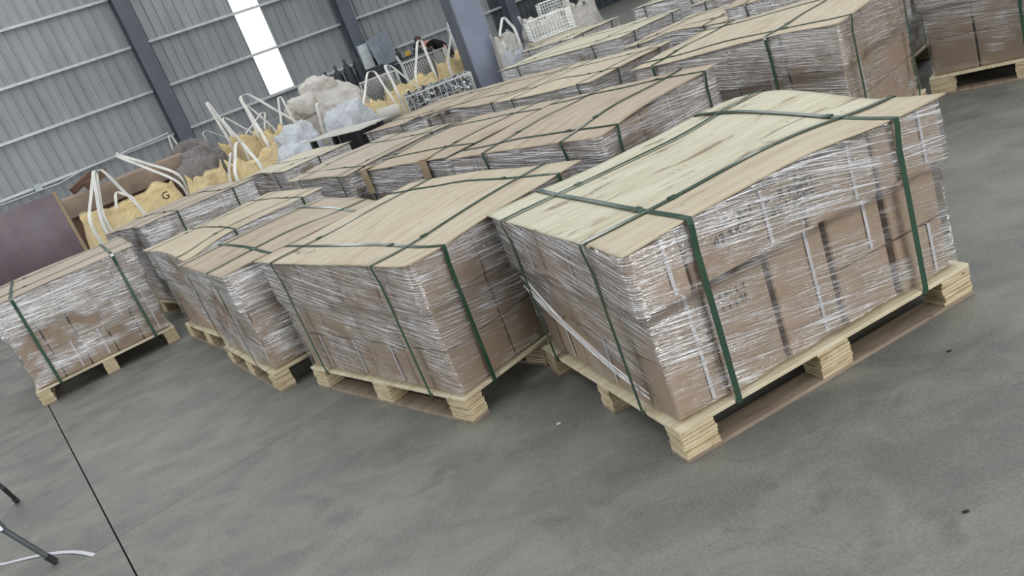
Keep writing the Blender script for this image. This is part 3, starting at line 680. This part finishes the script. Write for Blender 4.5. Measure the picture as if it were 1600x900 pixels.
# right group of yellow bags
bulk_bag('brownish yellow bulk bag with tall thin loops, right of the big dirty white sack', -1.02, 12.75, RZ, 0.46, 0.46, 0.86, 'yellow', 35, amp=0.07, lw=0.04, loops=[((-0.30, -0.3, 0.8), (0.25, -0.32, 0.72), (0.12, -0.2, 1.30))])
bulk_bag('wide yellow bulk bag behind the scrap-filled basket', -0.34, 13.7, RZ, 0.85, 0.6, 0.92, 'yellow', 37, amp=0.10, loops=[((-0.50, -0.36, 0.8), (-0.02, -0.36, 0.62), (-0.44, -0.3, 1.28)), ((0.05, -0.1, 0.92), (0.42, -0.1, 0.92), (0.42, 0.0, 1.45))], sag=0.2)
bulk_bag('yellow bulk bag stained brown at its neck, leaning against the blue column', 0.48, 14.45, RZ, 0.65, 0.6, 1.02, 'yellow', 41, amp=0.10, loops=[((-0.35, -0.3, 0.95), (-0.05, -0.3, 0.9), (0.12, -0.2, 1.55))], sag=0.1)
# white bags right of the column
bulk_bag('upright white bag with a looped ear, right of the blue column', 1.25, 13.1, 0.3, 0.42, 0.4, 1.12, 'white_bag', 45, amp=0.10, loops=[((-0.12, -0.2, 1.1), (0.14, -0.2, 1.1), (0.02, -0.2, 1.34))])
bulk_bag('squat pale bag with a rolled rim, below the upright eared bag', 1.27, 12.45, 0.3, 0.40, 0.4, 0.86, 'blue_bag', 47, amp=0.06)
bulk_bag('limp cream cloth bag draped over the right-hand wire cage', 1.95, 13.45, 0.3, 0.75, 0.4, 1.12, 'white_bag', 49, amp=0.12, open_top=False, loops=[((-0.36, -0.1, 1.0), (-0.30, -0.2, 0.95), (-0.42, -0.15, 1.26))])
bulk_bag('whitish bag farthest back at the top edge of the photo', 2.62, 13.9, 0.3, 0.7, 0.5, 1.16, 'white_bag', 51, amp=0.12)

# ------------------------------------------------------------------ wire baskets
def basket(label, x, y, rz, sx, sy, h, z0=0.0, cell=(0.06, 0.06), scrap=False, gauge=0.0035):
    r = thing('wire_basket', label, 'wire basket', (x, y, z0), rz, 'wire baskets by the rear wall')
    fr = BM(); g = gauge * 2.2
    for (a, b) in ((0, 0), (sx, 0), (sx, sy), (0, sy)): obox(fr, (a, b, 0), (a, b, h), g, g)
    for z in (0.0 + g, h):
        for p, q in (((0, 0), (sx, 0)), ((sx, 0), (sx, sy)), ((sx, sy), (0, sy)), ((0, sy), (0, 0))): obox(fr, (*p, z), (*q, z), g, g)
    obj('basket_frame', fr, M['wire'], r)
    for p, q in (((0, 0), (sx, 0)), ((sx, 0), (sx, sy)), ((sx, sy), (0, sy)), ((0, sy), (0, 0))):
        p, q = Vector((*p, 0)), Vector((*q, 0)); Ls = (q - p).length; bm = BM()
        for k in range(1, int(Ls / cell[0])): c = p.lerp(q, k * cell[0] / Ls); obox(bm, c, c + Vector((0, 0, h)), gauge, gauge)
        for k in range(1, int(h / cell[1])): obox(bm, p + Vector((0, 0, k * cell[1])), q + Vector((0, 0, k * cell[1])), gauge, gauge)
        o = obj('wire_mesh_side', bm, M['wire'], r); o['kind'] = 'stuff'
    bm = BM(); box(bm, 0, sx, 0, sy, 0.0, 0.01); obj('basket_floor', bm, M['wire'], r)
    if scrap:
        bm = BM(); rg = random.Random(5)
        for _ in range(900):
            c = Vector((rg.uniform(0.03, sx - .03), rg.uniform(0.03, sy - .03), rg.uniform(0.02, h * 0.95 + 0.05 * rg.random())))
            Mx = Matrix.Translation(c) @ Matrix.Rotation(rg.uniform(0, 6), 4, 'X') @ Matrix.Rotation(rg.uniform(0, 6), 4, 'Z')
            s = rg.uniform(0.015, 0.05); box(bm, -s, s, -s * .4, s * .4, -.004, .004, 0, Mx)
        o = obj('metal_scrap', bm, M['scrap'], r); o['kind'] = 'stuff'
    return r
basket('wire basket heaped with shiny metal scrap, beside the yellow bags', -0.46, 12.0, 0.05, 1.0, 0.55, 0.46, 0.36, (0.085, 0.10), True, 0.009)
bm = BM(); box(bm, -0.5, 0.55, 11.95, 12.6, 0, 0.35); o = obj('wooden_crate', bm, M['rust_dark'], None); tag(o, 'low brown crate under the scrap-filled wire basket', 'crate')
basket('empty tall wire basket behind the yellow bags, near the bent-over person', -0.40, 15.5, 0.1, 0.85, 0.6, 1.16, 0, (0.045, 0.045), False, 0.005)
basket('wire basket partly hidden behind the thin-looped brownish yellow bag', -1.25, 15.4, 0.1, 0.7, 0.6, 1.10, 0, (0.05, 0.05), False, 0.006)
basket('wire basket seen as a row of wire tips behind the yellow bags on the left', -3.9, 16.0, 0.5, 1.3, 0.6, 1.02, 0, (0.07, 0.2), False, 0.008)
basket('white wire cage with cloth bags behind it, right of the blue column', 1.60, 12.55, -0.02, 0.66, 0.5, 0.30, 0.86, (0.05, 0.05), False, 0.006)
bm = BM(); box(bm, 1.55, 2.32, 12.4, 13.05, 0, 0.855); o = obj('plywood_box', bm, M['ply_white'], None); tag(o, 'pale box carrying the right-hand wire cage', 'box')
basket('small wire basket at the top edge of the photo above the cream cloth bag', 2.15, 14.6, -0.02, 0.5, 0.5, 0.4, 0.9, (0.05, 0.05), False, 0.006)
bm = BM(); box(bm, 2.12, 2.68, 14.56, 15.14, 0, 0.895); o = obj('plywood_box', bm, M['dark_in'], None); tag(o, 'dark box under the small wire basket at the top edge', 'box')
# upright wire rack near the person
basket('tall wire rack with thick upright rods behind the bent-over person', 0.85, 21.2, 0.1, 0.9, 0.5, 1.50, 0, (0.12, 0.7), False, 0.02)

# ------------------------------------------------------------------ things on the left by the wall
mp = thing('steel_barrier', 'large dark maroon steel panel standing on edge at the left of the photo', 'panel', (-5.27, 11.40, 0), TW)
bm = BM(); box(bm, -1.45, 0, 0, 0.03, 0, 1.33); obj('panel_sheet', bm, M['maroon'], mp)
bm = BM(); box(bm, -2.92, -1.458, 0, 0.03, 0, 1.33); obj('panel_sheet', bm, M['maroon'], mp)
bm = BM(); box(bm, 0, 0.035, -0.01, 0.09, 0, 1.34); obj('wooden_edge', bm, M['card_edge'], mp)
tr = thing('steel_trough', 'long rusty brown steel trough lying behind the yellow bag on the left', 'trough', (-5.75, 12.55, 0), 0.40)
bm = BM(); box(bm, 0, 1.85, 0, 0.06, 0.86, 1.15, 0.008); obj('upper_flange', bm, M['rust'], tr)
bm = BM(); box(bm, 0, 1.9, 0.08, 0.12, 0.02, 0.86); obj('side_plate', bm, M['rust_dark'], tr)
bm = BM(); box(bm, 0, 1.85, 0.06, 0.55, 1.11, 1.16, 0.006); obj('top_flange', bm, M['rust'], tr)
for a in (0.05, 0.92, 1.78):
    bm = BM(); box(bm, a - .03, a + .03, 0.09, 0.5, 0, 1.1); obj('stiffener', bm, M['rust_dark'], tr)
for q, (dx, dz) in enumerate(((0.0, 0.0), (0.22, -0.04))):
    bm = BM(); obox(bm, (-5.62 + dx, 12.75, 1.165 + 0.05), (-5.35 + dx, 13.0, 1.30 + dz + 0.05), 0.10, 0.10)
    o = obj('steel_offcut', bm, M['rust_dark'], None); tag(o, ('left' if q == 0 else 'right') + ' one of two short brown beam offcuts on the trough beside the maroon panel', 'steel beam', 'beam offcuts on the trough')

# ------------------------------------------------------------------ near the wall: cylinders, sheets, panel, bench, person
for k, (dx, dy, h) in enumerate(((-0.06, 0, 1.50), (0.17, 0.05, 1.54), (0.40, -0.02, 1.60), (0.63, 0.05, 1.66))):
    bm = BM(); x, y = -1.98 + dx, 17.9 + dy
    tube(bm, [(x, y, 0), (x, y, h - 0.25), (x, y, h - 0.14), (x, y, h - 0.10), (x, y, h)], 0.1, 12, True, [0.1, 0.1, 0.06, 0.028, 0.03])
    o = obj('gas_cylinder', bm, M['steel_dark'], None, None, True); tag(o, ('leftmost', 'second from left', 'third from left', 'rightmost')[k] + ' of the dark gas cylinders above the big dirty white sack', 'gas cylinder', 'gas cylinders behind the bags')
bn = thing('sheet_bundle', 'bundle of scratched grey metal sheets leaning on the rear wall', 'metal sheets', W(11.98, 0, 0.95), TW)
for k in range(6):
    bm = BM(); y0 = -0.25 + 0.05 * k
    vs = [(0 + 0.14 * k, y0, 0.02), (0.16 + 0.14 * k, y0, 0.02), (0.16 + 0.14 * k, y0 + 0.5, 1.86 + 0.02 * k), (0 + 0.14 * k, y0 + 0.5, 1.86 + 0.02 * k)]
    f0 = [bm.verts.new(v) for v in vs]; f1 = [bm.verts.new((v[0], v[1] + 0.02, v[2])) for v in vs]
    bm.faces.new(f0); bm.faces.new(f1[::-1])
    for q in range(4): bm.faces.new((f0[q], f1[q], f1[(q + 1) % 4], f0[(q + 1) % 4]))
    obj('metal_sheet', bm, M['steel_mid'], bn)
bm = BM(); box(bm, 0, 0.34, 0, 0.1, 1.02, 1.80, 0.01); o = obj('wall_cabinet', bm, M['white_panel'], None, W(11.70, 0, 0.60)); o.rotation_euler.z = TW; tag(o, 'pale white board fixed to the dark wall column', 'panel')
bm = BM(); box(bm, -0.9, 0.0, -0.3, 0.3, 0, 1.18, 0.01); o = obj('machine_cabinet', bm, M['dark_in'], None, (-1.0, 20.9, 0)); tag(o, 'long dark cabinet in front of the leaning sheets', 'cabinet')
wb = thing('workbench', 'dark cluttered workbench left of the bent-over person', 'workbench', (-0.35, 21.0, 0), 0.1)
bm = BM(); box(bm, -0.5, 0.6, -0.3, 0.3, 1.08, 1.13); obj('bench_top', bm, M['steel_dark'], wb)
for a in (-0.45, 0.55):
    for b in (-0.25, 0.25): bm = BM(); box(bm, a - .03, a + .03, b - .03, b + .03, 0, 1.08); obj('leg', bm, M['steel_dark'], wb)
bm = BM(); box(bm, -0.45, 0.55, -0.26, -0.24, 0.15, 1.05); obj('front_panel', bm, M['steel_dark'], wb)
bm = BM(); box(bm, -0.40, -0.27, 20.85, 20.98, 1.132, 1.24, 0.01); o = obj('yellow_tool_box', bm, M['machine_yellow'], None); tag(o, 'small yellow tool case on the dark workbench', 'tool case')
vs = BM(); box(vs, -0.2, 0.02, 20.95, 21.15, 1.132, 1.22, 0.01); tube(vs, [(-0.16, 21.05, 1.30), (0.06, 21.05, 1.34)], 0.06, 10); box(vs, -0.1, -0.04, 21.0, 21.1, 1.2, 1.3)
o = obj('bench_grinder', vs, M['steel_dark'], None); tag(o, 'black grinder beside the yellow tool case on the workbench', 'grinder')
bm = BM(); box(bm, -0.62, -0.5, 20.95, 21.1, 1.132, 1.30, 0.01); tube(bm, [(-0.56, 21.0, 1.3), (-0.56, 21.0, 1.42)], 0.02); o = obj('bench_vise', bm, M['dark_in'], None); tag(o, 'dark vise at the left end of the workbench', 'vise')
bm = BM(); tube(bm, [(-0.42, 15.3, 0), (-0.42, 15.3, 1.15), (-0.46, 15.3, 1.33)], 0.025, 8); o = obj('white_pipe', bm, M['white_panel'], None); tag(o, 'thin white pipe standing beside the empty wire basket', 'pipe')
o = obj('cloth_heap', lump(0.20, 0.18, 0.56, 61, 0.3, 4, 3), M['green_bag'], None, (-0.72, 15.0, 0)); tag(o, 'olive green cloth heap left of the empty wire basket', 'cloth')
bm = BM(); tube(bm, [(-0.80, 10.60, 0.93), (-0.52, 10.62, 0.91)], 0.10, 20, False); tube(bm, [(-0.80, 10.60, 0.93), (-0.52, 10.62, 0.91)], 0.09, 20, False)
o = obj('plastic_pipe', bm, M['grey_board'], None, (0, 0, -0.13), True); tag(o, 'short grey pipe with a dark open end, on a dark box behind the rack', 'pipe')
bm = BM(); box(bm, -0.85, -0.4, 10.45, 10.8, 0, 0.68); o = obj('plywood_box', bm, M['dark_in'], None); tag(o, 'dark box under the short grey pipe', 'box')

# ---- the bent-over person
def skin_body(name, verts, edges, radii, m, parent=None, sub=2, root=0):
    me = bpy.data.meshes.new(name); me.from_pydata(verts, edges, []); o = link(name, me, m, parent)
    md = o.modifiers.new('skin', 'SKIN'); md.use_smooth_shade = True
    for i, r in enumerate(radii): me.skin_vertices[0].data[i].radius = (r, r) if not isinstance(r, tuple) else r
    me.skin_vertices[0].data[root].use_root = True
    s = o.modifiers.new('sub', 'SUBSURF'); s.levels = sub; s.render_levels = sub
    return o
pr = thing('person', 'person in a black shirt bending forward over the workbench by the rear wall', 'person', (0.62, 21.75, 0), 0.0)
# facing -x; hips at origin, height 1.7 m
V = [(0, 0, 0.93), (-0.12, 0, 1.08), (-0.28, 0, 1.19), (-0.40, 0, 1.23), (-0.48, 0, 1.25), (-0.55, 0, 1.29), (-0.60, 0, 1.36),
     (-0.38, -0.18, 1.21), (-0.36, -0.24, 1.00), (-0.55, -0.16, 0.92 + 0.28), (-0.62, -0.14, 1.18),
     (-0.38, 0.18, 1.21), (-0.36, 0.24, 1.00), (-0.55, 0.16, 1.20), (-0.62, 0.14, 1.18),
     (0.0, -0.10, 0.88), (-0.06, -0.12, 0.48), (0.0, -0.12, 0.08), (-0.14, -0.13, 0.04),
     (0.0, 0.10, 0.88), (-0.04, 0.12, 0.48), (0.04, 0.12, 0.08), (-0.10, 0.13, 0.04)]
E_ = [(0, 1), (1, 2), (2, 3), (3, 4), (4, 5), (5, 6), (3, 7), (7, 8), (8, 9), (9, 10), (3, 11), (11, 12), (12, 13), (13, 14), (0, 15), (15, 16), (16, 17), (17, 18), (0, 19), (19, 20), (20, 21), (21, 22)]
RR = [0.125, 0.12, 0.13, 0.11, 0.055, 0.075, 0.08, 0.06, 0.045, 0.034, 0.03, 0.06, 0.045, 0.034, 0.03, 0.085, 0.058, 0.04, 0.035, 0.085, 0.058, 0.04, 0.035]
body = skin_body('body', V, E_, RR, M['skin'], pr)
bm = BM(); bmesh.ops.create_uvsphere(bm, u_segments=20, v_segments=14, radius=1.0)
for v in bm.verts:
    v.co = Vector((v.co.x * 0.088, v.co.y * 0.078, v.co.z * 0.115))
    if v.co.x < -0.06 and abs(v.co.y) < 0.02 and abs(v.co.z) < 0.03: v.co.x -= 0.018      # nose
bm.transform(Matrix.Rotation(-0.5, 4, 'Y')); obj('head', bm, M['skin'], pr, (-0.60, 0, 1.37), True)
bm = BM(); bmesh.ops.create_uvsphere(bm, u_segments=20, v_segments=14, radius=1.0)
for v in list(bm.verts):
    v.co = Vector((v.co.x * 0.095 + 0.01, v.co.y * 0.085, v.co.z * 0.12 + 0.012))
bmesh.ops.delete(bm, geom=[v for v in bm.verts if v.co.z < 0.03 and v.co.x < 0.03 or v.co.z < -0.04], context='VERTS')
bm.transform(Matrix.Rotation(-0.5, 4, 'Y')); obj('hair', bm, M['hair'], pr, (-0.60, 0, 1.37), True)
for s in (-1, 1):
    bm = BM(); bmesh.ops.create_uvsphere(bm, u_segments=8, v_segments=6, radius=0.022); bm.transform(Matrix.Diagonal((1, 0.4, 1.4, 1))); obj('ear', bm, M['skin'], pr, (-0.595, s * 0.078, 1.37), True)
    for k in range(5):
        bx_ = (-0.63, s * 0.14 + (k - 2) * 0.016, 1.175); L_ = (0.05, 0.07, 0.075, 0.07, 0.055)[k]
        skin_body('finger', [bx_, (bx_[0] - L_ * .6, bx_[1], bx_[2] - 0.005), (bx_[0] - L_, bx_[1], bx_[2] - 0.03)], [(0, 1), (1, 2)], [0.009, 0.009, 0.007], M['skin'], pr, 1)
skin_body('shirt', [V[0], V[1], V[2], V[3], V[7], (-0.37, -0.22, 1.08), V[11], (-0.37, 0.22, 1.08)], [(0, 1), (1, 2), (2, 3), (3, 4), (4, 5), (3, 6), (6, 7)], [0.14, 0.135, 0.145, 0.125, 0.08, 0.07, 0.08, 0.07], M['shirt'], pr)
skin_body('trousers', [V[0], V[15], V[16], V[17], V[19], V[20], V[21]], [(0, 1), (1, 2), (2, 3), (0, 4), (4, 5), (5, 6)], [0.135, 0.105, 0.078, 0.062, 0.105, 0.078, 0.062], M['trousers'], pr)

# ------------------------------------------------------------------ small things on the floor, bottom left
st = thing('tube_stand', 'grey steel tube leg with black rubber tip, nearer of two at lower left', 'stand', (-2.40, 3.41, 0), 0)
bm = BM(); tube(bm, [(0.0, 0.0, 0.02), (-0.082, -0.055, 0.285), (-0.222, 0.005, 0.462)], 0.013, 12); obj('tube_leg', bm, M['steel_tube'], st)
bm = BM(); tube(bm, [(0.004, 0.002, 0.008), (-0.012, -0.008, 0.055)], 0.016, 12); obj('rubber_tip', bm, M['rubber'], st)
bm = BM(); tube(bm, [(-0.080, -0.054, 0.27), (-0.092, -0.050, 0.31)], 0.02, 10); obj('tube_joint', bm, M['steel_tube'], st)
st2 = thing('tube_stand', 'short dark tube leg touching the floor at the left edge, farther of two', 'stand', (-3.05, 4.35, 0), 0)
bm = BM(); tube(bm, [(0.0, 0.0, 0.02), (0.156, -0.256, 0.20), (0.02, -0.19, 0.40)], 0.012, 12); obj('tube_leg', bm, M['rubber'], st2)
bm = BM(); tube(bm, [(-0.006, 0.01, 0.008), (0.026, -0.042, 0.04)], 0.015, 12); obj('rubber_tip', bm, M['rubber'], st2)
bm = BM(); A = Vector((-2.185, 3.345, 0.001)); Bv = Vector((-2.95, 3.73, 0.001)); pts = []
for k in range(15):
    t = k / 14; pts.append(A.lerp(Bv, t) + Vector((0.02, 0.03, 0)) * math.sin(t * 5) + Vector((0, 0, 0.001 + 0.002 * abs(math.sin(t * 9)))))
ribbon(bm, pts, (0.45, 0.89, 0), 0.020, 0.0012); o = obj('plastic_strip', bm, M['band'], None); tag(o, 'flat white plastic strip lying under the nearer tube leg', 'strip')
for k, (x, y, s, m, lab) in enumerate(((1.33, 2.44 - 0.0, 0.007, 'joint', 'dark crumb on the floor right of the largest load'), (-0.02, 2.95, 0.008, 'white_panel', 'white scrap on the floor left of the largest pallet'),
                                       (-1.72, 2.72, 0.006, 'joint', 'dark crumb on the floor near the bottom left'), (0.9, 1.72, 0.007, 'joint', 'dark crumb near the bottom edge below the largest pallet'))):
    bm = BM(); bmesh.ops.create_icosphere(bm, subdivisions=1, radius=s)
    for v in bm.verts: v.co = Vector((v.co.x * 1.5 * random.uniform(.7, 1.2), v.co.y * random.uniform(.7, 1.2), max(v.co.z, -s * 0.3) * 0.5 + s * 0.15))
    o = obj('floor_crumb', bm, M[m], None, (x, y, 0)); tag(o, lab, 'debris', 'crumbs on the floor')
